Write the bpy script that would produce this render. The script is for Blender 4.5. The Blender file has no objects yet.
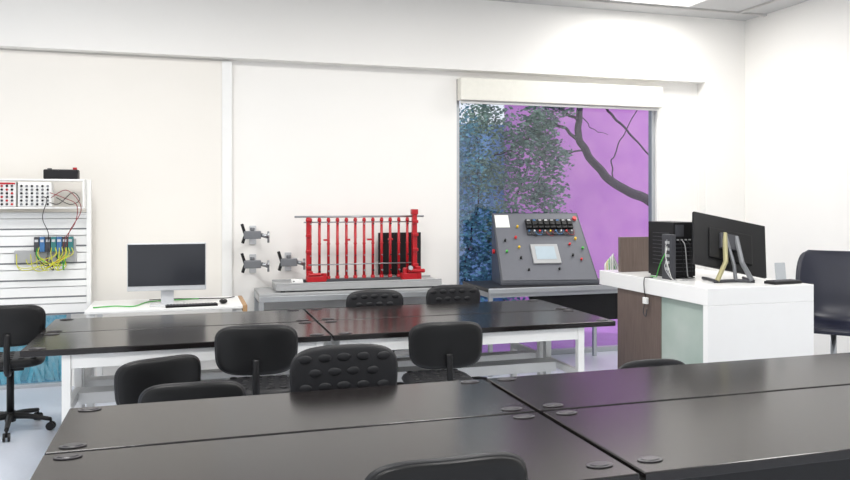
import bpy, bmesh, math, random
from mathutils import Vector, Matrix, Euler
random.seed(7)
C = bpy.context.scene.collection
sc = bpy.context.scene
try:
    sc.view_settings.view_transform = 'Standard'
    sc.view_settings.look = 'None'
except Exception as e:
    print(e)

# ------------------------------------------------------------ materials
def srgb(r, g, b):
    def f(c):
        c = c / 255.0
        return c / 12.92 if c <= 0.04045 else ((c + 0.055) / 1.055) ** 2.4
    return (f(r), f(g), f(b), 1)

def mat(name, col, rough=0.5, metal=0.0, var=0.06, scale=20, bump=0.0, emit=None, es=0, coat=0, spec=0.5, col2=None):
    m = bpy.data.materials.new(name)
    m.use_nodes = True
    nt = m.node_tree
    b = nt.nodes['Principled BSDF']
    tc = nt.nodes.new('ShaderNodeTexCoord')
    nz = nt.nodes.new('ShaderNodeTexNoise')
    nz.inputs['Scale'].default_value = scale
    nz.inputs['Detail'].default_value = 4
    nt.links.new(tc.outputs['Object'], nz.inputs['Vector'])
    mx = nt.nodes.new('ShaderNodeMix')
    mx.data_type = 'RGBA'
    c = srgb(*col)
    mx.inputs[6].default_value = (c[0] * (1 - var), c[1] * (1 - var), c[2] * (1 - var), 1)
    mx.inputs[7].default_value = (min(1, c[0] * (1 + var)), min(1, c[1] * (1 + var)), min(1, c[2] * (1 + var)), 1)
    if col2:
        mx.inputs[6].default_value = c
        mx.inputs[7].default_value = srgb(*col2)
        mr = nt.nodes.new('ShaderNodeMapRange')
        mr.inputs[1].default_value = 0.35; mr.inputs[2].default_value = 0.65
        nt.links.new(nz.outputs['Fac'], mr.inputs[0])
        nt.links.new(mr.outputs[0], mx.inputs[0])
    else:
        nt.links.new(nz.outputs['Fac'], mx.inputs[0])
    nt.links.new(mx.outputs[2], b.inputs['Base Color'])
    b.inputs['Roughness'].default_value = rough
    b.inputs['Metallic'].default_value = metal
    b.inputs['Specular IOR Level'].default_value = spec
    if coat:
        b.inputs['Coat Weight'].default_value = coat
    if bump:
        bp = nt.nodes.new('ShaderNodeBump')
        bp.inputs['Strength'].default_value = bump
        bp.inputs['Distance'].default_value = 0.01
        nt.links.new(nz.outputs['Fac'], bp.inputs['Height'])
        nt.links.new(bp.outputs['Normal'], b.inputs['Normal'])
    if emit:
        b.inputs['Emission Color'].default_value = srgb(*emit)
        b.inputs['Emission Strength'].default_value = es
    return m

def stretch(m, s):
    nt = m.node_tree
    nz = [n for n in nt.nodes if n.type == 'TEX_NOISE'][0]
    tc = [n for n in nt.nodes if n.type == 'TEX_COORD'][0]
    mp = nt.nodes.new('ShaderNodeMapping')
    mp.inputs['Scale'].default_value = s
    nt.links.new(tc.outputs['Object'], mp.inputs['Vector'])
    nt.links.new(mp.outputs['Vector'], nz.inputs['Vector'])
    return m

WALL = mat('wall_paint', (242, 240, 236), 0.85, var=0.012, scale=3)
CREAM = mat('cream_panel', (237, 233, 226), 0.7, var=0.015, scale=2)
GREYTRIM = mat('grey_trim', (190, 188, 185), 0.6)
CEIL = mat('ceiling_paint', (198, 198, 197), 0.9, var=0.02, scale=3)
FLOOR = mat('floor_vinyl', (205, 210, 220), 0.3, var=0.05, scale=40)
TOP = mat('black_laminate', (19, 16, 16), 0.20, scale=150, spec=0.5, col2=(31, 27, 27))
WHITEM = mat('white_powder_coat', (238, 238, 236), 0.4, var=0.02)
WHITEG = mat('white_gloss_laminate', (240, 240, 239), 0.2, var=0.01)
BLK = mat('black_plastic', (18, 18, 20), 0.45, var=0.15, spec=0.35)
CHB = mat('black_polyurethane', (27, 27, 30), 0.5, var=0.2, scale=60, bump=0.06, spec=0.4)
CHS = mat('black_chair_shell', (15, 15, 16), 0.42, var=0.15, spec=0.35)
NAVY = mat('navy_plastic', (21, 24, 42), 0.35, var=0.1)
STEEL = mat('brushed_steel', (165, 168, 172), 0.3, 0.9, var=0.08)
ALU = mat('aluminium_profile', (186, 189, 192), 0.38, 0.6, var=0.05)
SILV = mat('silver_plastic', (200, 202, 205), 0.35, 0.2)
MGREY = mat('mid_grey_metal', (120, 122, 126), 0.4, 0.4)
BRASS = mat('champagne_metal', (166, 160, 122), 0.35, 0.4)
GREY = mat('grey_panel', (98, 100, 107), 0.5, 0.1, var=0.05)
DGREY = mat('dark_grey', (60, 61, 66), 0.5)
LGREY = mat('light_grey', (168, 169, 170), 0.5)
GROM = mat('grommet_grey', (54, 52, 55), 0.3)
RED = mat('red_paint', (176, 14, 28), 0.35, var=0.12)
REDL = mat('red_cap', (206, 34, 36), 0.35)
SCREEN = mat('screen_dark', (40, 42, 48), 0.15, var=0.12, scale=3)
LCD = mat('lcd_light', (170, 184, 192), 0.2, emit=(170, 185, 195), es=0.08)
WOOD = stretch(mat('dark_wood', (106, 92, 85), 0.45, var=0.35, scale=14), (6, 6, 0.5))
WOODL = mat('light_wood', (176, 140, 100), 0.5)
BLUE = mat('blue_module', (60, 110, 160), 0.4)
TEAL = mat('teal_board', (50, 120, 120), 0.4)
YEL = mat('yellow_green_cable', (200, 200, 60), 0.45)
GRN = mat('green_cable', (60, 170, 60), 0.45)
REDC = mat('red_cable', (140, 50, 55), 0.45)
WCAB = mat('white_cable', (225, 225, 220), 0.45)
PAPER = mat('paper', (235, 235, 230), 0.8)
YB = mat('yellow_button', (230, 188, 30), 0.35)
PURPLE = mat('purple_facade', (198, 128, 206), 0.85, scale=2.6, col2=(212, 146, 212), bump=0.3)
BLUEW = mat('blue_facade', (84, 140, 200), 0.8, scale=2.4, col2=(130, 176, 216))
BARK = mat('bark', (58, 44, 62), 0.9, var=0.3, scale=15)
LEAF = mat('leaves', (128, 160, 138), 0.6, scale=3.5, col2=(80, 112, 104))
LEAFB = mat('blue_green_leaves', (110, 176, 190), 0.6, scale=3.5, col2=(62, 112, 132))
LEAF2 = mat('grass_leaves', (200, 250, 250), 0.5, scale=8, col2=(100, 220, 232))
GROUND = mat('outdoor_paving', (186, 128, 200), 0.9, var=0.15, scale=5)
GROUND2 = mat('planting_bed', (90, 176, 200), 0.9, var=0.3, scale=9)
LAMP = mat('lamp_diffuser', (255, 255, 255), 0.5, emit=(255, 253, 248), es=4)
GGLASS = mat('frosted_green_glass', (214, 226, 218), 0.03, scale=1.6, col2=(180, 200, 190), coat=0.8)
GGLASS.node_tree.nodes['Principled BSDF'].inputs['Transmission Weight'].default_value = 0.3

def glassmat(name, tint, refl):
    m = bpy.data.materials.new(name)
    m.use_nodes = True
    nt = m.node_tree
    nt.nodes.clear()
    o = nt.nodes.new('ShaderNodeOutputMaterial')
    t = nt.nodes.new('ShaderNodeBsdfTransparent')
    t.inputs[0].default_value = srgb(*tint)
    g = nt.nodes.new('ShaderNodeBsdfGlossy')
    g.inputs['Roughness'].default_value = 0.03
    mx = nt.nodes.new('ShaderNodeMixShader')
    mx.inputs[0].default_value = refl
    nt.links.new(t.outputs[0], mx.inputs[1])
    nt.links.new(g.outputs[0], mx.inputs[2])
    nt.links.new(mx.outputs[0], o.inputs[0])
    return m
GLASS = glassmat('window_glass', (246, 248, 252), 0.06)
ACR = glassmat('clear_acrylic', (226, 230, 234), 0.14)

# ------------------------------------------------------------ mesh builder
def catmull(pts, n=8):
    pts = [Vector(p) for p in pts]
    if len(pts) < 3:
        return pts
    P = [2 * pts[0] - pts[1]] + pts + [2 * pts[-1] - pts[-2]]
    out = []
    for i in range(1, len(P) - 2):
        for k in range(n):
            t = k / n
            a, b, c, d = P[i - 1], P[i], P[i + 1], P[i + 2]
            out.append(0.5 * ((2 * b) + (c - a) * t + (2 * a - 5 * b + 4 * c - d) * t * t + (3 * b - a - 3 * c + d) * t ** 3))
    out.append(pts[-1])
    return out

class M:
    def __init__(s):
        s.bm = bmesh.new()
    def box(s, c, d, rot=(0, 0, 0)):
        mt = Matrix.Translation(c) @ Euler(rot).to_matrix().to_4x4() @ Matrix.Diagonal((d[0], d[1], d[2], 1))
        bmesh.ops.create_cube(s.bm, size=1, matrix=mt)
        return s
    def bb(s, x0, x1, y0, y1, z0, z1):
        return s.box(((x0 + x1) / 2, (y0 + y1) / 2, (z0 + z1) / 2), (x1 - x0, y1 - y0, z1 - z0))
    def cyl(s, a, b, r, r2=None, seg=16, sc=(1, 1)):
        a = Vector(a); b = Vector(b); d = b - a
        q = Vector((0, 0, 1)).rotation_difference(d.normalized()).to_matrix().to_4x4()
        mt = Matrix.Translation((a + b) / 2) @ q @ Matrix.Diagonal((sc[0], sc[1], 1, 1))
        bmesh.ops.create_cone(s.bm, cap_ends=True, cap_tris=False, segments=seg, radius1=r, radius2=(r if r2 is None else r2), depth=d.length, matrix=mt)
        return s
    def sph(s, c, r, seg=12, rot=(0, 0, 0)):
        if not hasattr(r, '__len__'):
            r = (r, r, r)
        mt = Matrix.Translation(c) @ Euler(rot).to_matrix().to_4x4() @ Matrix.Diagonal((r[0], r[1], r[2], 1))
        bmesh.ops.create_uvsphere(s.bm, u_segments=seg, v_segments=max(6, seg // 2), radius=1, matrix=mt)
        return s
    def tube(s, pts, r, seg=8, smooth=True, r2=None):
        p = catmull(pts) if smooth else [Vector(q) for q in pts]
        n = len(p)
        rings = []
        up = None
        for i in range(n):
            t = (p[min(i + 1, n - 1)] - p[max(i - 1, 0)]).normalized()
            if up is None:
                up = t.orthogonal().normalized()
            else:
                up = (up - t * up.dot(t))
                up = up.normalized() if up.length > 1e-6 else t.orthogonal().normalized()
            sd = t.cross(up)
            rr = r if r2 is None else r + (r2 - r) * i / (n - 1)
            rings.append([s.bm.verts.new(p[i] + (up * math.cos(a) + sd * math.sin(a)) * rr) for a in [2 * math.pi * k / seg for k in range(seg)]])
        for i in range(n - 1):
            for k in range(seg):
                s.bm.faces.new((rings[i][k], rings[i][(k + 1) % seg], rings[i + 1][(k + 1) % seg], rings[i + 1][k]))
        s.bm.faces.new(rings[0][::-1]); s.bm.faces.new(rings[-1])
        return s
    def prism(s, poly, x0, x1):
        a = [s.bm.verts.new((x0, y, z)) for y, z in poly]
        b = [s.bm.verts.new((x1, y, z)) for y, z in poly]
        s.bm.faces.new(a[::-1]); s.bm.faces.new(b)
        for i in range(len(poly)):
            j = (i + 1) % len(poly)
            s.bm.faces.new((a[i], a[j], b[j], b[i]))
        return s
    def pad(s, w, h, th, curve, n=3.6, seg=48, c=(0, 0, 0), flat=False, taper=0.0):
        prof = [(0.0, 1.0), (0.5, 1.0), (0.86, 0.92), (0.96, 0.6), (1.0, 0.0)]
        def pt(a, q, sy):
            ca, sa = math.cos(a), math.sin(a)
            x = math.copysign(abs(ca) ** (2 / n), ca) * w / 2 * q
            z = math.copysign(abs(sa) ** (2 / n), sa) * h / 2 * q
            x *= 1 + taper * (z / h)
            y = sy + curve * (x / (w / 2)) ** 2
            v = (x, z, -y) if flat else (x, y, z)
            return (v[0] + c[0], v[1] + c[1], v[2] + c[2])
        def side(sg):
            rings = []
            for q, k in prof[1:]:
                rings.append([s.bm.verts.new(pt(2 * math.pi * i / seg, q, sg * k * th / 2)) for i in range(seg)])
            return rings
        f, bk = side(-1), side(1)
        for R, fl in ((f, False), (bk, True)):
            cv = s.bm.verts.new(pt(0, 0, (-1 if not fl else 1) * th / 2))
            for i in range(seg):
                j = (i + 1) % seg
                s.bm.faces.new((cv, R[0][i], R[0][j]) if not fl else (cv, R[0][j], R[0][i]))
            for q in range(len(R) - 1):
                for i in range(seg):
                    j = (i + 1) % seg
                    fc = (R[q][i], R[q + 1][i], R[q + 1][j], R[q][j])
                    s.bm.faces.new(fc if not fl else fc[::-1])
        bmesh.ops.remove_doubles(s.bm, verts=s.bm.verts, dist=1e-5)
        return s
    def shell(s, prof, nx=16):
        P = catmull([Vector((p[0], p[1], p[2])) for p in prof], 6)
        Q = catmull([Vector((p[3], 0, 0)) for p in prof], 6)
        g = []
        for i, p in enumerate(P):
            row = []
            t = (P[min(i + 1, len(P) - 1)] - P[max(i - 1, 0)])
            nrm = Vector((-t.y, t.x)); nrm = nrm.normalized() if nrm.length else Vector((0, 1))
            for j in range(nx + 1):
                u = -1 + 2 * j / nx
                k = Q[i].x * abs(u) ** 2.5
                row.append(s.bm.verts.new((u * p.z / 2, p.x + nrm.x * k, p.y + nrm.y * k)))
            g.append(row)
        for i in range(len(g) - 1):
            for j in range(nx):
                s.bm.faces.new((g[i][j], g[i][j + 1], g[i + 1][j + 1], g[i + 1][j]))
        return s
    def obj(s, name, mt, parent=None, bevel=0, smooth=False, loc=(0, 0, 0), label=None, **kw):
        bmesh.ops.recalc_face_normals(s.bm, faces=s.bm.faces)
        me = bpy.data.meshes.new(name)
        s.bm.to_mesh(me); s.bm.free()
        if smooth:
            for p in me.polygons:
                p.use_smooth = True
        me.materials.append(mt)
        o = bpy.data.objects.new(name, me)
        C.objects.link(o)
        o.location = loc
        if parent:
            o.parent = parent
        if bevel:
            b = o.modifiers.new('bevel', 'BEVEL')
            b.width = bevel; b.segments = 2; b.limit_method = 'ANGLE'
        if label:
            o['label'] = label
        for k, v in kw.items():
            o[k] = v
        return o

def thing(name, label, cat, loc=(0, 0, 0), rz=0, group=None):
    e = bpy.data.objects.new(name, None)
    e.empty_display_size = 0.1
    C.objects.link(e)
    e.location = loc
    e.rotation_euler = (0, 0, rz)
    e['label'] = label; e['category'] = cat
    if group:
        e['group'] = group
    return e

def struct(o):
    o['kind'] = 'structure'
    return o

def dup(o, parent=None):
    n = o.copy()
    C.objects.link(n)
    if parent:
        n.parent = parent
    for ch in list(o.children):
        dup(ch, n)
    return n

# ------------------------------------------------------------ room shell
H = 3.565
BV = 7.16
RW = 5.86
m = M()
m.bb(-0.95, 2.56, 7.3, 7.45, 0, H)
m.bb(-3.2, -0.95, 7.3, 7.45, 0.64, H)
m.bb(-3.2, -2.3, 7.3, 7.45, 0, 0.64)
m.bb(2.56, 4.84, 7.3, 7.45, 2.80, H)
m.bb(4.84, RW, 7.3, 7.45, 0, H)
m.bb(-3.2, RW, BV, 7.3, 2.87, H)
m.bb(5.35, RW, BV, 7.3, 0, 2.87)
struct(m.obj('wall_back', WALL))
struct(M().bb(RW, RW + .16, -1.5, 7.45, 0, H).obj('wall_right', WALL))
struct(M().bb(-3.2, RW + .16, -1.5, 7.45, -0.1, 0).obj('floor', FLOOR))
struct(M().bb(-3.2, RW + .16, -1.5, 7.45, H, H + 0.1).obj('ceiling', CEIL))
struct(M().bb(-3.2, 0.305, 7.275, 7.3, 0.66, 2.855).obj('trim_1', CREAM))
struct(M().bb(0.305, 0.395, 7.255, 7.3, 0, 2.855).obj('trim_2', WHITEM, bevel=0.005))
struct(M().bb(0.40, 2.5, 7.285, 7.3, 0, 0.09).obj('baseboard_back', GREYTRIM))
struct(M().bb(RW - .015, RW, -1.5, BV, 0, 0.09).obj('baseboard_right', GREYTRIM))
struct(M().bb(-3.2, RW, 6.82, 6.85, H - 0.02, H).bb(5.5, 5.53, -1.5, 6.82, H - 0.02, H).obj('trim_3', GREYTRIM))

# windows
m = M()
m.bb(2.56, 2.60, 7.33, 7.40, 0, 2.8).bb(4.80, 4.84, 7.33, 7.40, 0, 2.8)
m.bb(2.60, 4.80, 7.33, 7.40, 0, 0.05).bb(2.60, 4.80, 7.33, 7.40, 2.75, 2.8)
w = struct(m.obj('window_1', ALU, bevel=0.004))
M().bb(2.60, 4.80, 7.36, 7.366, 0.05, 2.75).obj('window_pane', GLASS, parent=w)
m = M()
m.bb(-2.3, -2.26, 7.33, 7.40, 0, 0.64).bb(-0.99, -0.95, 7.33, 7.40, 0, 0.64)
m.bb(-2.26, -0.99, 7.33, 7.40, 0, 0.03).bb(-2.26, -0.99, 7.33, 7.40, 0.61, 0.64)
w = struct(m.obj('window_2', ALU, bevel=0.004))
M().bb(-2.26, -0.99, 7.36, 7.366, 0.03, 0.61).obj('window_pane', GLASS, parent=w)

# roller blind
rb = thing('roller_blind', 'cream roller blind rolled up in its cassette above the window', 'blind', (3.70, 7.235, 2.56))
M().box((0, 0, 0.13), (2.28, 0.11, 0.22)).obj('cassette', mat('blind_cream', (232, 230, 220), 0.6), rb, bevel=0.01)
M().cyl((-1.12, 0, 0.005), (1.12, 0, 0.005), 0.013).obj('bottom_bar', WHITEM, rb, smooth=True)
M().tube([(1.10, -0.03, 0.03), (1.105, -0.035, -0.7), (1.10, -0.03, -1.3)], 0.003).obj('pull_chain', WHITEM, rb)

# ceiling lamps
lamps = [(4.4, 6.35), (4.4, 3.6), (1.9, 4.9), (1.9, 2.3), (-0.8, 4.9), (-0.8, 2.3)]
for i, (x, y) in enumerate(lamps):
    t = thing('ceiling_lamp', 'white recessed square ceiling light panel', 'lamp', (x, y, H), group='recessed ceiling lights')
    M().bb(-0.45, 0.45, -0.40, -0.37, -0.02, 0).bb(-0.45, 0.45, 0.37, 0.40, -0.02, 0).bb(-0.45, -0.42, -0.37, 0.37, -0.02, 0).bb(0.42, 0.45, -0.37, 0.37, -0.02, 0).obj('lamp_frame', WHITEM, t)
    M().bb(-0.42, 0.42, -0.37, 0.37, -0.012, -0.002).obj('lamp_diffuser', LAMP, t)
    L = bpy.data.lights.new('lamp_light', 'AREA')
    L.shape = 'RECTANGLE'; L.size = 0.8; L.size_y = 0.7
    L.energy = 29 if i < 2 else 51; L.color = (1, 0.983, 0.96)
    lo = bpy.data.objects.new('lamp_light', L)
    C.objects.link(lo); lo.parent = t; lo.location = (0, 0, -0.03)

S = bpy.data.lights.new('sun', 'SUN'); S.energy = 1.7; S.angle = 0.06
so = bpy.data.objects.new('sun', S); C.objects.link(so)
so.location = (6, 2, 9)
so.rotation_euler = Vector((-0.42, 0.38, -0.75)).to_track_quat('-Z', 'Y').to_euler()

# ------------------------------------------------------------ outside
g = M().bb(1.5, 12, 7.45, 14, -0.12, -0.02).obj('ground', GROUND); g['kind'] = 'structure'
g = M().bb(-8, 1.5, 7.45, 14, -0.12, -0.02).obj('ground', GROUND2); g['kind'] = 'structure'
f = M().bb(4.12, 12, 9.6, 9.8, -0.02, 3.5)
f.obj('building_facade', PURPLE, label='lilac purple painted building wall outside the window', category='building')
f = M().bb(-8, 4.12, 9.8, 10.0, -0.02, 2.62)
f.obj('building_facade', BLUEW, label='blue painted building wall seen behind the foliage', category='building')

tree = thing('tree', 'tree with dark curving branches and blue green foliage outside window', 'tree', (6.7, 8.5, -0.02))
m = M()
def T(p): return (p[0] - 6.7, p[1] - 8.5, p[2] + 0.02)
def br(pts, r, r2):
    P = catmull([Vector((p[0], 8.5, p[1])) for p in pts], 4)
    Q = [P[0]] + [p + Vector((random.uniform(-.018, .018), 0, random.uniform(-.018, .018))) for p in P[1:-1]] + [P[-1]]
    m.tube([T(p) for p in Q], r, r2=r2)
br([(6.7, -0.02), (6.65, 0.6), (6.3, 1.15), (5.75, 1.5), (5.17, 1.74), (4.76, 2.05), (4.54, 2.4), (4.6, 2.8), (4.9, 3.4)], 0.085, 0.03)
br([(4.56, 2.3), (4.3, 2.48), (4.05, 2.46), (3.7, 2.2), (3.4, 2.1)], 0.022, 0.007)
br([(4.55, 2.55), (4.3, 2.7), (4.0, 2.9), (3.6, 3.0)], 0.020, 0.007)
br([(4.7, 2.95), (4.95, 2.7), (5.2, 2.5), (5.46, 2.23), (5.75, 2.0)], 0.020, 0.008)
br([(5.1, 1.76), (5.0, 2.0), (5.1, 2.3), (5.35, 2.7), (5.5, 3.1)], 0.010, 0.005)
br([(4.62, 2.2), (4.35, 2.15), (4.1, 1.95), (3.95, 1.7)], 0.012, 0.004)
br([(4.6, 2.6), (4.75, 2.45), (4.95, 2.4)], 0.007, 0.003)
br([(3.0, 0), (3.1, 0.9), (3.25, 1.7), (3.2, 2.6)], 0.016, 0.008)
br([(3.6, 0), (3.55, 0.8), (3.7, 1.5), (3.9, 2.1)], 0.016, 0.008)
m.obj('trunk', BARK, tree, smooth=True)
def leafmesh(clusters, name, mt, dens=1900):
    m = M(); bm = m.bm
    for x, z, r in clusters:
        for k in range(int(dens * r)):
            d = Vector((random.gauss(0, 1), random.gauss(0, 1), random.gauss(0, 1)))
            d = d.normalized() * (random.random() ** 0.5) * r * random.uniform(0.7, 1.05)
            p = T((x + d.x, 8.45 + d.y * 0.8, max(0.05, z + d.z)))
            s = random.uniform(0.016, 0.040)
            e = Euler((random.uniform(-.9, .9) + 1.2, random.uniform(-.6, .6), random.uniform(0, 6.3))).to_matrix()
            vs = [bm.verts.new(Vector(p) + e @ Vector(q) * s) for q in ((-1, 0, 0), (-.2, -0.5, 0.1), (1, 0, 0), (-.2, 0.5, 0.1))]
            bm.faces.new(vs)
    m.obj(name, mt, tree, kind='stuff')
leafmesh([(3.3, 2.5, .4), (3.75, 2.3, .4), (3.75, 1.8, .42), (4.05, 2.6, .3), (4.15, 2.1, .3), (4.1, 1.7, .32), (4.35, 2.85, .28), (4.15, 1.3, .32), (4.2, .9, .38), (3.6, 1.3, .4), (3.3, 1.9, .35), (4.0, 2.35, .28)], 'foliage', LEAF)
leafmesh([(3.0, 2.35, .35), (3.05, 1.9, .45), (3.1, 1.4, .45), (3.0, .8, .5), (3.5, .6, .45), (4.1, .4, .35), (3.45, 1.0, .4)], 'foliage', LEAFB)
m = M(); bm = m.bm
for k in range(700):
    x = random.uniform(-2.6, -0.4); y = random.uniform(7.6, 8.6)
    h = random.uniform(0.3, 0.85); dx = random.uniform(-.4, .4); dy = random.uniform(-.1, .1); w_ = 0.015
    a = bm.verts.new((x - w_, y, -0.02)); b = bm.verts.new((x + w_, y, -0.02))
    c = bm.verts.new((x + dx * .4 + w_ * .8, y + dy * .5, h * .6)); d = bm.verts.new((x + dx * .4 - w_ * .8, y + dy * .5, h * .6)); e = bm.verts.new((x + dx, y + dy, h))
    bm.faces.new((a, b, c, d)); bm.faces.new((d, c, e))
m.obj('ornamental_grass', LEAF2, kind='stuff', label='tall turquoise ornamental grass outside the low window', category='plant')

# ------------------------------------------------------------ lab tables
def table(x0, x1, y0, y1, label, group, inl=0.07, inr=0.07, near=False, st=(-0.015, 0.015), panel=False, az=0.64):
    L, D = x1 - x0, y1 - y0
    t = thing('lab_table', label, 'table', ((x0 + x1) / 2, (y0 + y1) / 2, 0), group=group)
    M().box((0, 0, 0.732), (L - 0.006, D - 0.006, 0.036)).obj('tabletop', TOP, t, bevel=0.005)
    xs = {-1: -L / 2 + inl, 1: L / 2 - inr}
    for sx in (-1, 1):
        for sy in (-1, 1):
            M().box((xs[sx], sy * (D / 2 - 0.05), 0.357), (0.048, 0.048, 0.714)).obj('leg', WHITEM, t, bevel=0.004)
            gx, gy = sx * (L / 2 - 0.085), sy * (D / 2 - 0.055)
            if near and sy < 0:
                gy -= -0.05
            mm = M()
            mm.cyl((gx, gy, 0.75), (gx, gy, 0.754), 0.045, seg=28, sc=(1, 0.62))
            mm.cyl((gx, gy, 0.754), (gx, gy, 0.757), 0.036, 0.03, seg=28, sc=(1, 0.6))
            mm.obj('cable_grommet', GROM, t, bevel=0.001)
    m = M()
    for sy in (-1, 1):
        m.bb(xs[-1] + 0.025, xs[1] - 0.025, sy * (D / 2 - 0.05) - 0.018, sy * (D / 2 - 0.05) + 0.018, az if not near else 0.66, 0.713)
    for sx in (-1, 1):
        m.box((xs[sx], 0, 0.677), (0.036, D - 0.16, 0.072))
    m.obj('apron', WHITEM, t, bevel=0.003)
    if panel:
        M().bb(xs[-1] + 0.03, xs[1] - 0.03, -D / 2 + 0.012, -D / 2 + 0.020, 0.5, 0.713).obj('modesty_panel', BLK, t)
    m = M()
    for sx in (-1, 1):
        m.box((xs[sx], 0, 0.385), (0.04, D - 0.16, 0.05))
    m.bb(xs[-1] + 0.021, xs[1] - 0.021, st[0], st[1], 0.34, 0.41)
    m.obj('stretcher', WHITEM, t, bevel=0.003)
    return t
LT = 'long lab table, black laminate top, white metal frame'
table(-0.46, 1.35, 2.875, 3.475, LT, 'front lab tables', st=(-0.2, -0.16))
table(-0.46, 1.35, 2.12, 2.865, LT, 'front lab tables', near=True, st=(0.2, 0.24))
table(1.365, 3.80, 2.875, 3.475, LT, 'front lab tables', st=(-0.2, -0.16))
table(1.365, 3.80, 2.12, 2.865, LT, 'front lab tables', near=True, st=(0.2, 0.24), panel=True)
LR = LT + ', rear row'
table(-0.90, 0.87, 4.85, 5.465, LR, 'rear lab tables', 0.24, st=(0.06, 0.22), az=0.63)
table(-0.90, 0.87, 5.475, 6.10, LR, 'rear lab tables', 0.24, st=(-0.22, -0.10))
table(0.88, 2.89, 4.85, 5.465, LR, 'rear lab tables', 0.07, 0.26, st=(0.06, 0.22), az=0.63)
table(0.88, 2.89, 5.475, 6.10, LR, 'rear lab tables', 0.07, 0.26, st=(-0.22, -0.10))

# ------------------------------------------------------------ lab chairs (face -Y)
def star(m, r=0.27, z=0.085):
    for k in range(5):
        a = 2 * math.pi * k / 5 + 0.3
        m.tube([(0.02 * math.cos(a), 0.02 * math.sin(a), z + 0.02), (r * .5 * math.cos(a), r * .5 * math.sin(a), z + 0.012), (r * math.cos(a), r * math.sin(a), z - 0.01)], 0.024, r2=0.014)
    m.cyl((0, 0, z - 0.02), (0, 0, z + 0.05), 0.035)
def casters(t, r=0.27):
    for k in range(5):
        a = 2 * math.pi * k / 5 + 0.3
        x, y = r * math.cos(a), r * math.sin(a)
        mm = M()
        nx, ny = -math.sin(a), math.cos(a)
        for s_ in (-1, 1):
            mm.cyl((x + nx * s_ * 0.008, y + ny * s_ * 0.008, 0.028), (x + nx * s_ * 0.022, y + ny * s_ * 0.022, 0.028), 0.028, seg=18)
        mm.cyl((x, y, 0.028), (x, y, 0.078), 0.008)
        mm.obj('caster', BLK, t)

def build_chair():
    t = thing('lab_chair', 'x', 'chair', (0, 0, 0))
    m = M(); star(m); m.obj('base', CHS, t, smooth=True)
    casters(t)
    M().cyl((0, 0, 0.0), (0, 0, 0.34), 0.024).obj('column', BLK, t, smooth=True, loc=(0, 0, 0.11))
    m = M().pad(0.44, 0.42, 0.06, 0.0, flat=True)
    for i in range(5):
        for j in range(5):
            m.sph(((i - 2) * 0.075, (j - 2) * 0.07, 0.03), (0.024, 0.02, 0.006), 10)
    s = m.obj('seat', CHB, t, smooth=True, loc=(0, 0, 0.49))
    M().box((0, 0, -0.045), (0.18, 0.2, 0.03)).obj('seat_plate', BLK, t, bevel=0.004, loc=(0, 0, 0.49))
    M().tube([(0, 0.06, -0.06), (0, 0.2, -0.06), (0, 0.285, -0.01), (0, 0.295, 0.1), (0, 0.275, 0.22)], 0.02).obj('back_bracket', BLK, t, smooth=True, loc=(0, 0, 0.49))
    m = M().pad(0.49, 0.30, 0.036, -0.04, n=3.8, taper=0.06)
    for r_ in range(4):
        nn = 5 if r_ % 2 else 4
        for i in range(nn):
            x = (i - (nn - 1) / 2) * 0.090
            z = (r_ - 1.5) * 0.064
            m.sph((x, -0.018 - 0.04 * (x / 0.245) ** 2, z), (0.033, 0.0075, 0.019), 16)
    m.obj('backrest', CHB, t, smooth=True, loc=(0, 0.24, 0.75))
    M().pad(0.475, 0.285, 0.02, -0.04, n=3.8, taper=0.06).obj('back_shell', CHS, t, smooth=True, loc=(0, 0.256, 0.75))
    return t
master = build_chair()
def place(ch, x, y, top, faceaway, label, group=None, rz=0, bs=1.0):
    d = 0.9 - top
    r = (math.pi if faceaway else 0) + rz
    off = Matrix.Rotation(r, 2) @ Vector((0, 0.24))
    ch.location = (x - off[0], y - off[1], 0)
    ch.rotation_euler = (0, 0, r)
    ch['label'] = label
    if group: ch['group'] = group
    for c in ch.children:
        n = c.name.split('.')[0]
        if n in ('seat', 'backrest', 'seat_plate', 'back_bracket', 'back_shell'):
            c.location.z -= d
        if n in ('backrest', 'back_shell'):
            c.scale = (bs, 1, bs)
            c.location.z += (1 - bs) * 0.15
        if n == 'column':
            c.scale.z = (0.34 - d) / 0.34
    return ch
LC = 'black swivel lab chair'
specs = [
    (0.378, 4.50, 0.893, True, LC + ', smooth shell back, at rear table', -0.12, 0.95),
    (1.52, 4.50, 0.86, True, LC + ', smooth shell back, at rear table', -0.06, 0.96),
    (-0.125, 4.38, 0.765, True, LC + ' set low beside the rear table', 0.4, 0.96),
    (0.72, 3.70, 0.907, False, LC + ', dotted backrest tucked behind front table', 0.0, 1.06),
    (0.03, 3.80, 0.752, True, LC + ' set low, smooth back showing above tabletop', 0.0, 1.0),
    (2.60, 4.0, 0.665, False, LC + ' set very low behind front table', 0.0, 1.0),
    (0.68, 1.98, 0.912, True, LC + ' at the near side of front table', 0.0, 0.98),
    (1.50, 6.37, 0.85, False, LC + ', dotted backrest, wall side of rear table', 0.0, 1.0),
    (2.19, 6.37, 0.87, False, LC + ', dotted backrest, wall side of rear table', 0.0, 1.0),
    (-1.14, 5.78, 0.90, True, LC + ' on caster base beside rear table', 0.12, 0.93),
]
for i, s in enumerate(specs[1:]):
    place(dup(master), s[0], s[1], s[2], s[3], s[4], 'black lab chairs', s[5], s[6])
s = specs[0]
place(master, s[0], s[1], s[2], s[3], s[4], 'black lab chairs', s[5], s[6])

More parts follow.
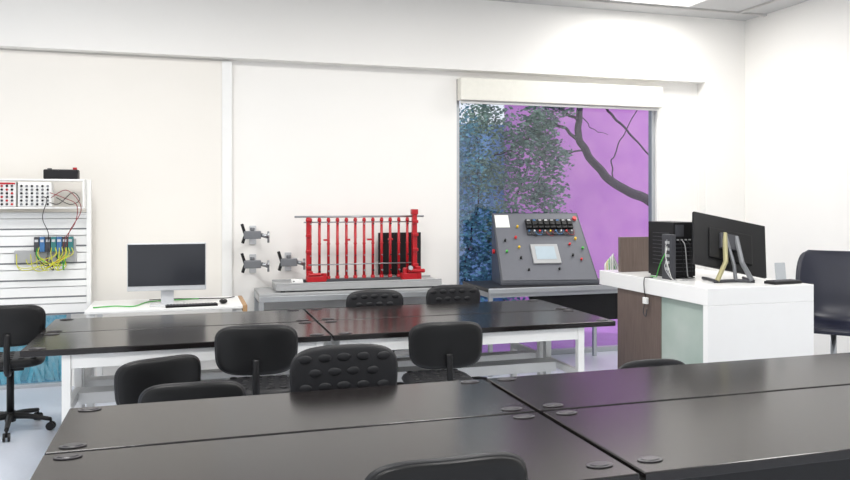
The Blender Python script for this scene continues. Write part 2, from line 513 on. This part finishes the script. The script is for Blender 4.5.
# navy high chair: one-piece bucket shell
t = thing('high_chair', 'dark navy plastic shell chair on steel stem beside white desk', 'chair', (4.84, 4.90, 0), rz=-0.85)
m = M(); star(m, 0.25); m.obj('base', BLK, t, smooth=True)
casters(t, 0.25)
M().cyl((0, 0, 0.1), (0, 0, 0.575), 0.022).obj('column', STEEL, t, smooth=True)
M().box((0, 0.0, 0.582), (0.20, 0.20, 0.02)).obj('seat_plate', BLK, t, bevel=0.004)
o = M().shell([(-0.26, 0.585, 0.34, -0.01), (-0.24, 0.62, 0.44, 0.0), (-0.10, 0.615, 0.48, 0.02), (0.06, 0.61, 0.50, 0.05), (0.17, 0.635, 0.52, 0.07), (0.225, 0.72, 0.55, 0.08), (0.255, 0.86, 0.58, 0.07), (0.29, 1.03, 0.58, 0.05), (0.31, 1.14, 0.53, 0.03), (0.315, 1.185, 0.42, 0.01)]).obj('shell_seat', NAVY, t, smooth=True)
sm = o.modifiers.new('solid', 'SOLIDIFY'); sm.thickness = 0.014; sm.offset = 0

# ------------------------------------------------------------ white desk with monitor
t = thing('computer_desk', 'white desk with tan wood edge against wall holding a monitor', 'desk', (-0.145, 6.78, 0))
M().bb(-0.60, 0.58, -0.33, 0.33, 0.725, 0.75).obj('desktop', WHITEM, t, bevel=0.004)
for sx in (-1, 1):
    for sy in (-1, 1):
        M().box((sx * 0.55, sy * 0.28, 0.3625), (0.04, 0.04, 0.725)).obj('leg', WHITEM, t)
M().bb(0.58, 0.615, -0.335, 0.33, 0.70, 0.75).obj('edge_strip', WOODL, t, label='light wood edge strip')
t = thing('monitor', 'widescreen monitor with dark screen and silver bezel and foot', 'monitor', (-0.15, 6.66, 0.75), rz=-0.04)
M().box((0, 0, 0.31), (0.61, 0.03, 0.385)).obj('housing', SILV, t, bevel=0.006)
M().box((0, -0.0155, 0.325), (0.595, 0.006, 0.335)).obj('screen', SCREEN, t)
m = M(); m.box((0, 0.03, 0.09), (0.10, 0.02, 0.18)); m.obj('stand', SILV, t, bevel=0.004)
M().box((0, 0.0, 0.006), (0.26, 0.18, 0.012)).obj('foot', SILV, t, bevel=0.004)
t = thing('computer_mouse', 'small black computer mouse on the white desk', 'mouse', (0.29, 6.62, 0.75))
M().sph((0, 0, 0.019), (0.033, 0.055, 0.019), 16).obj('mouse_body', BLK, t, smooth=True)
M().cyl((0, -0.03, 0.032), (0, -0.02, 0.034), 0.005).obj('scroll_wheel', LGREY, t)
t = thing('keyboard', 'thin black keyboard on the white desk', 'keyboard', (0.04, 6.51, 0.75), rz=0.05)
M().box((0, 0, 0.008), (0.40, 0.08, 0.016)).obj('keyboard_body', BLK, t, bevel=0.003)
m = M()
for i in range(16):
    for j in range(3):
        m.box(((i - 7.5) * 0.024, (j - 1) * 0.023, 0.018), (0.019, 0.018, 0.005))
m.obj('keys', DGREY, t)
def strand(pts, mt, par, r=0.004):
    L = par.location
    return M().tube([(p[0] - L.x, p[1] - L.y, p[2] - L.z) for p in pts], r, seg=6).obj('cable_strand', mt, par, smooth=True)
t = thing('cable_bundle', 'green and black cables trailing over the white desk', 'cable', (-0.4, 6.9, 0.751))
strand([(-0.70, 6.6, 0.757), (-0.55, 6.65, 0.757), (-0.4, 6.6, 0.757), (-0.30, 6.85, 0.757), (-0.1, 6.92, 0.757), (0.1, 6.95, 0.757)], GRN, t, 0.005)
strand([(-0.3, 6.98, 0.757), (-0.1, 7.0, 0.757), (0.0, 6.98, 0.757), (0.3, 6.92, 0.757), (0.40, 7.0, 0.757)], BLK, t)

# ------------------------------------------------------------ instrument rack
R0 = -1.75; R1 = -0.76
t = thing('instrument_rack', 'white slatted instrument rack with posts and upper shelf', 'rack', (-1.255, 7.05, 0))
w = (R1 - R0) / 2
for sx in (-1, 1):
    M().box((sx * (w - 0.0175), 0, 0.885), (0.035, 0.07, 1.77)).obj('post', WHITEM, t, bevel=0.003)
m = M()
m.bb(-w + 0.036, w - 0.036, 0.01, 0.02, 0.66, 1.50)
zs = [0.66, 0.80, 0.94, 1.08, 1.22, 1.36]
for z in zs:
    m.bb(-w + 0.036, w - 0.036, -0.015, 0.01, z + 0.008, z + 0.085)
    m.bb(-w + 0.036, w - 0.036, -0.025, 0.01, z + 0.09, z + 0.135)
m.obj('slat_panel', WHITEM, t, bevel=0.002)
m = M()
for z in zs:
    m.bb(-w + 0.036, w - 0.036, -0.012, 0.005, z - 0.004, z + 0.007)
m.obj('slat_groove', MGREY, t)
M().bb(-w + 0.036, w - 0.036, -0.16, 0.035, 1.53, 1.545).bb(-w + 0.036, w - 0.036, -0.16, 0.035, 1.755, 1.77).bb(w - 0.05, w - 0.036, -0.16, 0.035, 1.545, 1.755).obj('shelf', WHITEM, t, bevel=0.002)

def module(x0, x1, redface, label):
    t = thing('power_supply_module', label, 'instrument', ((x0 + x1) / 2, 6.95, 1.545))
    w = (x1 - x0)
    M().box((0, 0, 0.10), (w, 0.12, 0.195)).obj('case', WHITEM, t, bevel=0.004)
    cols = max(4, int(w / 0.035))
    for i in range(cols):
        for j in range(6):
            x = -w / 2 + w * (i + 0.7) / (cols + 0.4)
            z = 0.022 + j * 0.029
            mt = RED if ((i + j) % 3 == 0 and redface) else (BLK if (i + j) % 2 else (MGREY if not redface else DGREY))
            M().cyl((x, -0.06, z), (x, -0.072, z), 0.009, seg=10).obj('knob', mt, t)
    if redface:
        M().bb(-w / 2 + 0.004, w / 2 - 0.004, -0.064, -0.06, 0.18, 0.194).obj('header_strip', RED, t)
    return t
module(-1.70, -1.47, False, 'white modular power supply with black knobs on rack shelf')
module(-1.46, -1.30, True, 'white power supply module with red sockets on rack shelf')
module(-1.285, -1.04, False, 'white module with rows of dark knobs on rack shelf')
t = thing('battery_box', 'black oblong device with red terminals on top of rack', 'device', (-0.98, 7.0, 1.77))
M().box((0, 0, 0.04), (0.26, 0.12, 0.08)).obj('case', BLK, t, bevel=0.01)
M().box((0.10, 0, 0.088), (0.03, 0.03, 0.02)).obj('terminal', RED, t)
M().box((-0.09, 0, 0.084), (0.03, 0.03, 0.012)).obj('terminal', DGREY, t)

t = thing('wiring_board', 'small circuit module board with coloured jumper wires hung on slats', 'circuit board', (-1.10, 7.01, 1.12))
M().box((0, -0.0, 0.02), (0.46, 0.03, 0.10)).obj('mounting_rail', LGREY, t, bevel=0.003)
for i, mt in enumerate([DGREY, BLUE, DGREY, TEAL, BLUE, DGREY, TEAL]):
    M().box((-0.06 + i * 0.042, -0.04, 0.12), (0.038, 0.05, 0.12)).obj('relay_module', mt, t, bevel=0.003)
    M().box((-0.06 + i * 0.042, -0.067, 0.15), (0.026, 0.006, 0.02)).obj('module_terminal', SILV, t)
M().box((0.08, -0.0, 0.115), (0.29, 0.03, 0.09)).obj('module_backplate', LGREY, t)
for k in range(15):
    a = random.uniform(-0.22, 0.14); b = random.uniform(-0.06, 0.2)
    mt = [YEL, YEL, GRN, YEL, YEL, BLK, YEL, REDC][k % 8]
    M().tube([(a, -0.02, 0.02 + random.uniform(-.03, .03)), (a + .03, -0.07, -0.04 - random.uniform(0, .05)), ((a + b) / 2, -0.09, -0.05 + random.uniform(-.04, .05)), (b, -0.08, 0.03), (b, -0.06, 0.1)], 0.0035, seg=6).obj('jumper_wire', mt, t, smooth=True)
wb = t
strand([(-0.97, 6.97, 1.20), (-0.93, 6.86, 1.3), (-0.86, 6.86, 1.42), (-0.85, 6.86, 1.56), (-0.95, 6.86, 1.62), (-1.05, 6.87, 1.66)], REDC, wb, 0.003)
strand([(-0.94, 6.97, 1.20), (-0.90, 6.85, 1.35), (-0.82, 6.86, 1.5), (-0.84, 6.86, 1.6), (-0.93, 6.86, 1.68), (-1.04, 6.87, 1.62)], REDC, wb, 0.003)
strand([(-1.08, 6.97, 1.24), (-1.06, 6.86, 1.34), (-1.10, 6.85, 1.46), (-1.07, 6.86, 1.6), (-1.1, 6.87, 1.63)], BLK, wb, 0.003)
strand([(-1.05, 6.86, 1.58), (-0.98, 6.85, 1.57), (-0.88, 6.86, 1.66), (-0.83, 6.87, 1.60), (-0.90, 6.86, 1.565), (-1.0, 6.86, 1.62)], BLK, wb, 0.003)

# ------------------------------------------------------------ wall mounted clamps
def gripper(x, z, label):
    t = thing('wall_clamp', label, 'clamp', (x, 7.3, z), group='wall mounted clamps')
    M().box((0, -0.01, 0), (0.06, 0.02, 0.17)).obj('mounting_plate', SILV, t, bevel=0.003)
    M().cyl((0, -0.02, 0), (-0.02, -0.20, 0.01), 0.026).obj('arm', STEEL, t, smooth=True)
    M().box((-0.02, -0.22, 0.01), (0.15, 0.06, 0.07)).cyl((-0.02, -0.22, 0.045), (-0.02, -0.22, 0.075), 0.02).obj('clamp_body', MGREY, t, bevel=0.006)
    M().box((-0.095, -0.22, 0.055), (0.024, 0.05, 0.11), (0, -0.3, 0)).box((-0.095, -0.22, -0.03), (0.024, 0.05, 0.07), (0, 0.3, 0)).obj('jaw', BLK, t, bevel=0.003)
    M().cyl((0.055, -0.22, 0.01), (0.12, -0.22, -0.01), 0.018).cyl((0.12, -0.22, -0.06), (0.12, -0.22, 0.04), 0.010).obj('clamp_screw', STEEL, t, smooth=True)
gripper(0.58, 1.28, 'steel and black clamp arm fixed to the white wall')
gripper(0.58, 1.02, 'steel and black clamp arm fixed to the white wall')
gripper(0.90, 1.03, 'steel and black clamp arm fixed to the white wall')

# ------------------------------------------------------------ bench with red tube apparatus
t = thing('equipment_bench', 'aluminium profile bench with light grey top against the wall', 'bench', (1.47, 7.0, 0))
M().bb(-0.88, 0.88, -0.24, 0.26, 0.775, 0.80).obj('benchtop', LGREY, t, bevel=0.004)
m = M()
for y in (-0.225, 0.235):
    m.bb(-0.88, 0.88, y - 0.02, y + 0.02, 0.725, 0.775)
    m.bb(-0.84, 0.84, y - 0.02, y + 0.02, 0.16, 0.20)
for x in (-0.86, 0.86):
    m.bb(x - 0.02, x + 0.02, -0.205, 0.215, 0.725, 0.775)
m.obj('rail', ALU, t, bevel=0.003)
for x in (-0.86, 0.86):
    for y in (-0.225, 0.235):
        M().box((x, y, 0.3625), (0.04, 0.04, 0.725)).obj('leg', ALU, t)
M().bb(-0.80, 0.82, -0.20, 0.2, 0.58, 0.60).obj('shelf', DGREY, t)

t = thing('pipe_flow_apparatus', 'red tube apparatus with upright red pipes on grey tray', 'lab apparatus', (1.50, 6.98, 0.80))
m = M().bb(-0.76, 0.74, -0.18, 0.18, 0.012, 0.065)
m.bb(-0.76, 0.74, -0.18, -0.165, 0.065, 0.08).bb(-0.76, 0.74, 0.165, 0.18, 0.065, 0.08)
m.obj('tray', LGREY, t, bevel=0.004)
m = M()
for x in (-0.7, 0.68):
    for y in (-0.14, 0.14):
        m.cyl((x, y, 0), (x, y, 0.012), 0.02)
m.obj('tray_foot', BLK, t)
M().bb(-0.50, 0.56, -0.03, 0.03, 0.065, 0.09).obj('base_rail', DGREY, t, bevel=0.003)
n = 12
for k in range(n):
    x = -0.44 + k * 0.082
    m = M().cyl((x, 0, 0.08), (x, 0, 0.64), 0.0125, seg=12)
    m.cyl((x, 0, 0.08), (x, 0, 0.115), 0.019, seg=12)
    m.cyl((x, 0, 0.605), (x, 0, 0.63), 0.017, seg=12)
    m.cyl((x, 0, 0.40), (x, 0, 0.412), 0.0155, seg=12)
    m.obj('red_pipe', RED, t, smooth=True)
    M().cyl((x, -0.012, 0.585), (x, -0.032, 0.585), 0.007, seg=8).cyl((x, -0.012, 0.16), (x, -0.035, 0.16), 0.008, seg=8).cyl((x, -0.012, 0.30), (x, -0.028, 0.30), 0.006, seg=8).obj('pipe_valve', BLK if k % 2 else STEEL, t)
M().cyl((-0.58, 0, 0.65), (0.62, 0, 0.65), 0.009).obj('top_rod', STEEL, t, smooth=True)
M().cyl((-0.50, -0.005, 0.60), (0.54, -0.005, 0.60), 0.006).obj('cross_rod', STEEL, t, smooth=True)
M().cyl((-0.46, -0.02, 0.22), (0.50, -0.02, 0.22), 0.005).obj('cross_rod', STEEL, t, smooth=True)
m = M().box((0.53, 0, 0.37), (0.044, 0.045, 0.63)).box((0.53, 0, 0.69), (0.06, 0.06, 0.05))
for z in (0.2, 0.34, 0.48, 0.6):
    m.box((0.53, -0.03, z), (0.055, 0.03, 0.03))
m.obj('upright', RED, t, bevel=0.005)
m = M().box((-0.46, 0, 0.36), (0.033, 0.035, 0.57))
for z in (0.2, 0.34, 0.48, 0.62):
    m.box((-0.46, -0.02, z), (0.045, 0.03, 0.025))
m.obj('upright', RED, t, bevel=0.004)
m = M().box((-0.40, -0.06, 0.10), (0.17, 0.09, 0.05)).cyl((-0.45, -0.08, 0.08), (-0.45, -0.08, 0.17), 0.022).cyl((-0.33, -0.08, 0.08), (-0.33, -0.08, 0.15), 0.026).cyl((-0.47, -0.10, 0.14), (-0.36, -0.10, 0.14), 0.014)
m.obj('valve_block', RED, t, bevel=0.006)
m = M().box((0.48, -0.06, 0.10), (0.18, 0.09, 0.06)).cyl((0.42, -0.08, 0.08), (0.42, -0.08, 0.18), 0.024).cyl((0.54, -0.08, 0.08), (0.54, -0.08, 0.19), 0.03).cyl((0.44, -0.10, 0.15), (0.60, -0.10, 0.15), 0.018)
m.obj('valve_block', RED, t, bevel=0.006)
M().cyl((0.46, -0.13, 0.18), (0.46, -0.10, 0.18), 0.02, seg=20).obj('gauge', SILV, t)
for k in range(4):
    x = -0.3 + k * 0.2
    M().box((x, 0, 0.44), (0.04, 0.035, 0.016)).obj('pipe_clip', RED, t)
t = thing('display_unit', 'black flat display unit standing behind the red pipes', 'display', (1.95, 7.21, 0.80))
M().box((0, 0, 0.29), (0.42, 0.03, 0.40)).obj('housing', BLK, t, bevel=0.006)
M().box((0, -0.017, 0.29), (0.39, 0.005, 0.36)).obj('screen', BLK, t)
M().box((0, 0, 0.05), (0.08, 0.03, 0.1)).box((0, 0, 0.006), (0.2, 0.05, 0.012)).obj('stand', BLK, t)
t = thing('adapter_box', 'small white adapter on the grey tray', 'adapter', (0.93, 6.90, 0.867))
M().box((0, 0, 0.018), (0.10, 0.05, 0.036)).obj('case', WHITEM, t, bevel=0.005)
M().cyl((-0.03, -0.028, 0.02), (-0.03, -0.024, 0.02), 0.006).obj('knob', BLK, t)

# ------------------------------------------------------------ control console bench
t = thing('console_bench', 'black topped bench with aluminium legs under the window', 'bench', (3.34, 6.88, 0))
M().bb(-0.74, 0.70, -0.32, 0.36, 0.765, 0.80).obj('benchtop', mat('bench_dark', (34, 33, 36), 0.4), t, bevel=0.003)
m = M()
m.bb(-0.74, 0.70, -0.345, -0.322, 0.755, 0.80)
for x in (-0.71, 0.67):
    m.bb(x - 0.02, x + 0.02, -0.28, 0.26, 0.715, 0.765)
m.bb(-0.73, 0.69, -0.32, -0.28, 0.715, 0.765)
m.obj('rail', ALU, t, bevel=0.003)
for x in (-0.71, 0.67):
    for y in (-0.30, 0.28):
        M().box((x, y, 0.357), (0.035, 0.035, 0.714)).obj('leg', ALU, t)
M().bb(-0.3, 0.64, -0.27, -0.25, 0.46, 0.765).obj('modesty_panel', BLK, t)

cw = 0.95
t = thing('control_console', 'sloped dark grey control console with buttons and small touch screen', 'control panel', (3.275, 6.67, 0.80), rz=-0.18)
y1_, z1_ = 0.42, 0.67
M().prism([(0, 0), (0.0, 0.03), (y1_, z1_), (y1_ + 0.02, z1_), (y1_ + 0.02, 0)], -cw / 2, cw / 2).obj('housing', mat('console_side', (70, 73, 80), 0.5), t, bevel=0.006)
sl = math.atan2(z1_ - 0.03, y1_); Ls = math.hypot(z1_ - 0.03, y1_)
def pf(s, q, h=0.0):
    return Vector((-cw / 2 + s * cw, q * Ls * math.cos(sl) - h * math.sin(sl), 0.03 + q * Ls * math.sin(sl) + h * math.cos(sl)))
def pbox(m, s, q, ws, hs, th, h0=0.0):
    c = pf(s, q, h0 + th / 2)
    m.box(c, (ws, hs, th), (sl, 0, 0))
    return m
def pcyl(m, s, q, r, th, h0=0.0, r2=None, seg=18):
    m.cyl(pf(s, q, h0), pf(s, q, h0 + th), r, r2, seg=seg); return m
pbox(M(), 0.5, 0.5, cw - 0.03, Ls - 0.03, 0.008).obj('front_panel', GREY, t, bevel=0.002)
pbox(M(), 0.10, 0.87, 0.15, 0.14, 0.002, 0.008).obj('paper_label', PAPER, t)
pbox(M(), 0.62, 0.77, 0.50, 0.17, 0.015, 0.008).obj('terminal_rail', DGREY, t, bevel=0.003)
for k in range(8):
    x_ = 0.385 + k * 0.067
    m = M(); pbox(m, x_, 0.80, 0.056, 0.10, 0.035, 0.023); pbox(m, x_, 0.80, 0.05, 0.04, 0.012, 0.058); m.obj('contactor', BLK, t, bevel=0.002)
    m = M(); pbox(m, x_, 0.845, 0.03, 0.012, 0.004, 0.058); m.obj('module_label', [LGREY, BLUE, LGREY, SILV][k % 4], t)
for k in range(9):
    m = M(); pcyl(m, 0.38 + k * 0.06, 0.705, 0.009, 0.02, 0.023); m.obj('terminal_plug', [BLUE, SILV, REDL, LGREY, YB][k % 5], t)
for k in range(8):
    s0 = 0.38 + k * 0.06
    M().tube([pf(s0, 0.72, 0.035), pf(s0 + .02, 0.65, 0.045), pf(s0 + .07, 0.63 + .02 * (k % 3), 0.035), pf(s0 + .09, 0.72, 0.035)], 0.0035, seg=6).obj('jumper_wire', [BLK, BLUE, DGREY, REDC][k % 4], t, smooth=True)
m = M(); pbox(m, 0.51, 0.38, 0.28, 0.21, 0.02, 0.008); m.obj('touch_screen_bezel', LGREY, t, bevel=0.005)
m = M(); pbox(m, 0.51, 0.39, 0.20, 0.14, 0.003, 0.028); m.obj('touch_screen', LCD, t)
btn = [(0.94, 0.90, REDL, 0.024), (0.88, 0.60, YB, 0.013), (0.93, 0.46, GRN, 0.013), (0.80, 0.52, REDL, 0.012), (0.22, 0.62, REDL, 0.014), (0.10, 0.58, BLK, 0.012), (0.24, 0.48, YB, 0.012), (0.10, 0.42, GRN, 0.012), (0.80, 0.36, BLK, 0.012), (0.24, 0.33, BLK, 0.012), (0.3, 0.16, BLK, 0.011), (0.62, 0.17, BLK, 0.011), (0.88, 0.3, REDL, 0.011), (0.26, 0.78, YB, 0.012)]
for s_, q, mt, r in btn:
    m = M(); pcyl(m, s_, q, r * 1.25, 0.005, 0.008); m.obj('button_collar', MGREY, t)
    m = M(); pcyl(m, s_, q, r, 0.022, 0.013, r * 0.85); m.obj('push_button', mt, t)
m = M().cyl((-cw / 2 - 0.001, 0.3, 0.3), (-cw / 2 - 0.02, 0.3, 0.3), 0.022); m.obj('emergency_stop', REDL, t)
# the real housing narrows upward on its right side
for c in t.children:
    for v in c.data.vertices:
        v.co.x = -cw / 2 + (v.co.x + cw / 2) * (1 - 0.09 * max(0, v.co.z) / z1_)
t = thing('cable_bundle', 'pale cables bunched on the bench beside the console', 'cable', (3.86, 6.64, 0.801))
for k in range(9):
    j = k * 0.011
    strand([(3.79 + j, 6.575, 0.806), (3.80 + j, 6.58, 0.88 + j), (3.81 + j, 6.60, 0.99 + j), (3.87 + j * .5, 6.62, 1.0 + j * .7), (3.90 + j, 6.63, 0.90), (3.95, 6.60 + j, 0.806)], [WCAB, WCAB, YEL, WCAB, GRN, WCAB, LGREY, WCAB, LGREY][k], t, 0.0045)

# ------------------------------------------------------------ teacher desk
t = thing('teacher_podium', 'white high desk with dark wood and glass side panels', 'desk', (3.82, 5.22, 0))
M().bb(-0.44, 0.45, -0.72, 0.73, 0.88, 1.0).obj('desktop', WHITEG, t, bevel=0.004)
M().bb(-0.44, 0.45, -0.72, -0.67, 0, 0.88).obj('front_panel', WHITEG, t, bevel=0.003)
M().bb(0.40, 0.45, -0.67, 0.73, 0, 0.88).obj('side_panel', WHITEG, t, bevel=0.003)
M().bb(-0.42, -0.36, -0.14, 0.47, 0, 0.88).obj('wood_panel', WOOD, t, bevel=0.002, label='dark wood side panel')
M().bb(-0.41, -0.40, -0.67, -0.14, 0.05, 0.88).obj('glass_panel', GGLASS, t, label='frosted greenish glass side panel')
M().bb(-0.36, 0.40, 0.44, 0.47, 0, 0.88).obj('rear_panel', WHITEM, t)
M().bb(-0.15, 0.15, -0.02, 0.02, 0, 0.29).obj('riser_panel', WOOD, bevel=0.002, loc=(3.61, 5.76, 1.0), label='dark wood riser panel standing on the white desk', category='panel')
t = thing('computer_tower', 'black desktop computer tower with loose cables on the white desk', 'computer', (3.66, 5.32, 1.0))
M().bb(-0.10, 0.10, -0.17, 0.17, 0.012, 0.43).obj('case', BLK, t, bevel=0.006)
m = M()
for k in range(8):
    m.bb(-0.08, 0.08, -0.173, -0.17, 0.05 + k * 0.03, 0.056 + k * 0.03)
m.bb(-0.085, -0.01, -0.175, -0.17, 0.32, 0.41)
m.obj('rear_grille', DGREY, t)
for k in range(4):
    M().bb(-0.07 + k * .035, -0.055 + k * .035, -0.18, -0.17, 0.29, 0.30).obj('port', LGREY, t)
for k, (mt, xx) in enumerate([(BLK, -.05), (LGREY, -.02), (BLK, .02)]):
    M().tube([(xx, -0.17, 0.29), (xx, -0.205, 0.25), (xx + .01, -0.21, 0.12), (xx + .02, -0.21, 0.02), (xx + .05, -0.20, 0.006)], 0.004, seg=6).obj('cord', mt, t, smooth=True)
for sx in (-1, 1):
    M().bb(sx * 0.07 - 0.02, sx * 0.07 + 0.02, -0.15, 0.15, 0, 0.012).obj('foot', BLK, t)
m = M()
for k in range(9):
    m.bb(-0.104, -0.10, -0.12, 0.1, 0.10 + k * 0.03, 0.105 + k * 0.03)
m.obj('side_vent', DGREY, t)
t = thing('network_box', 'small black upright network box with white and green cables', 'device', (3.50, 5.12, 1.0))
M().box((0, 0, 0.17), (0.05, 0.11, 0.34)).obj('case', DGREY, t, bevel=0.005)
for k in range(5):
    M().box((-0.027, -0.02, 0.08 + k * 0.05), (0.006, 0.05, 0.02)).obj('port', LGREY, t)
for k, (mt, z0) in enumerate([(WCAB, .25), (LGREY, .3), (LGREY, .15)]):
    M().tube([(-0.03, -0.02, z0), (-0.06 - .005 * k, -0.05, z0 * .7), (-0.06, -0.1 + .02 * k, 0.06), (-0.03, -0.1, 0.007), (0.02 + .02 * k, -0.14 - .01 * k, 0.007)], 0.003, seg=6).obj('cord', mt, t, smooth=True)
M().tube([(-0.03, 0.0, 0.2), (-0.06, 0.02, 0.12), (-0.05, 0.08, 0.03), (-0.03, 0.12, 0.007), (-0.03, 0.2, 0.007)], 0.0035, seg=6).obj('cord', GRN, t, smooth=True)
t = thing('power_plug', 'white power plug hanging over the desk edge by its cord', 'plug', (3.362, 5.22, 0.83))
M().box((0, 0, 0), (0.025, 0.05, 0.05)).obj('plug_body', WHITEM, t, bevel=0.004)
M().tube([(0, 0, 0.02), (0.0, 0.02, 0.10), (-0.003, 0.01, 0.17), (0.02, 0, 0.178), (0.06, -0.01, 0.176)], 0.004, seg=6).obj('cord', BLK, t, smooth=True)
M().tube([(0, 0.01, -0.02), (0, 0.03, -0.09), (0, 0.0, -0.12), (0, -0.02, -0.06)], 0.004, seg=6).obj('cord', DGREY, t, smooth=True)

# large monitor seen from behind
t = thing('desk_monitor', 'large black tilted monitor seen from behind on splayed metal stand', 'monitor', (3.885, 4.90, 1.0), rz=-0.20)
RE = (-0.40, 0.20, 0)
RT = Euler(RE).to_matrix()
def mt_(p):
    return RT @ Vector(p) + Vector((0, 0.03, 0.265))
M().box(mt_((0, 0, 0)), (0.58, 0.028, 0.42), RE).obj('housing', BLK, t, bevel=0.006)
M().box(mt_((0, 0.016, 0)), (0.55, 0.005, 0.38), RE).obj('screen', SCREEN, t)
M().box(mt_((0.0, -0.022, -0.02)), (0.34, 0.02, 0.24), RE).obj('back_cover', CHS, t, bevel=0.006)
M().box(mt_((-0.03, -0.045, 0.0)), (0.13, 0.03, 0.12), RE).obj('stand_bracket', DGREY, t, bevel=0.004)
a = mt_((-0.06, -0.05, 0.06))
b = mt_((0.03, -0.05, 0.05))
M().tube([a, (-0.10, -0.12, 0.15), (-0.19, -0.17, 0.016)], 0.018, smooth=False).obj('stand_leg', BRASS, t)
M().tube([b, (0.02, -0.13, 0.14), (0.07, -0.18, 0.016)], 0.018, smooth=False).obj('stand_leg', MGREY, t)
M().tube([a, (-0.03, -0.11, 0.12), (-0.03, -0.13, 0.016)], 0.014, smooth=False).obj('stand_leg', MGREY, t)
M().tube([(-0.21, -0.17, 0.012), (-0.03, -0.13, 0.012), (0.09, -0.18, 0.012)], 0.012).obj('stand_foot', DGREY, t)
M().tube([(-0.19, -0.17, 0.012), (-0.18, 0.0, 0.014), (-0.18, 0.08, 0.012)], 0.012).tube([(0.08, -0.17, 0.012), (0.11, 0.0, 0.014), (0.14, 0.08, 0.012)], 0.012).obj('stand_foot', DGREY, t)
t = thing('keyboard', 'slim black keyboard lying on the white desk', 'keyboard', (4.10, 4.61, 1.0), rz=0.1)
M().box((0, 0, 0.01), (0.26, 0.10, 0.02)).obj('keyboard_body', BLK, t, bevel=0.004)
m = M()
for i in range(11):
    for j in range(4):
        m.box(((i - 5) * 0.022, (j - 1.5) * 0.022, 0.022), (0.018, 0.017, 0.005))
m.obj('keys', DGREY, t)
t = thing('document_holder', 'clear acrylic document holder on the white desk', 'holder', (4.205, 4.68, 1.0))
t.location = (4.21, 4.72, 1.0)
M().box((0, 0.03, 0.005), (0.09, 0.04, 0.008)).obj('holder_base', ACR, t)
M().box((0, 0.04, 0.07), (0.09, 0.005, 0.13), (-0.12, 0, 0)).obj('holder_plate', ACR, t)

# ------------------------------------------------------------ world, camera
wd = bpy.data.worlds.new('world')
sc.world = wd
wd.use_nodes = True
bg = wd.node_tree.nodes['Background']
bg.inputs[0].default_value = (0.95, 0.97, 1.0, 1)
bg.inputs[1].default_value = 1.15

cd = bpy.data.cameras.new('camera')
cd.lens = 33.04; cd.sensor_width = 36; cd.shift_y = -0.047
co = bpy.data.objects.new('camera', cd)
C.objects.link(co)
co.location = (0, 0, 1.6)
co.rotation_euler = (math.radians(90), 0, math.radians(-17))
sc.camera = co
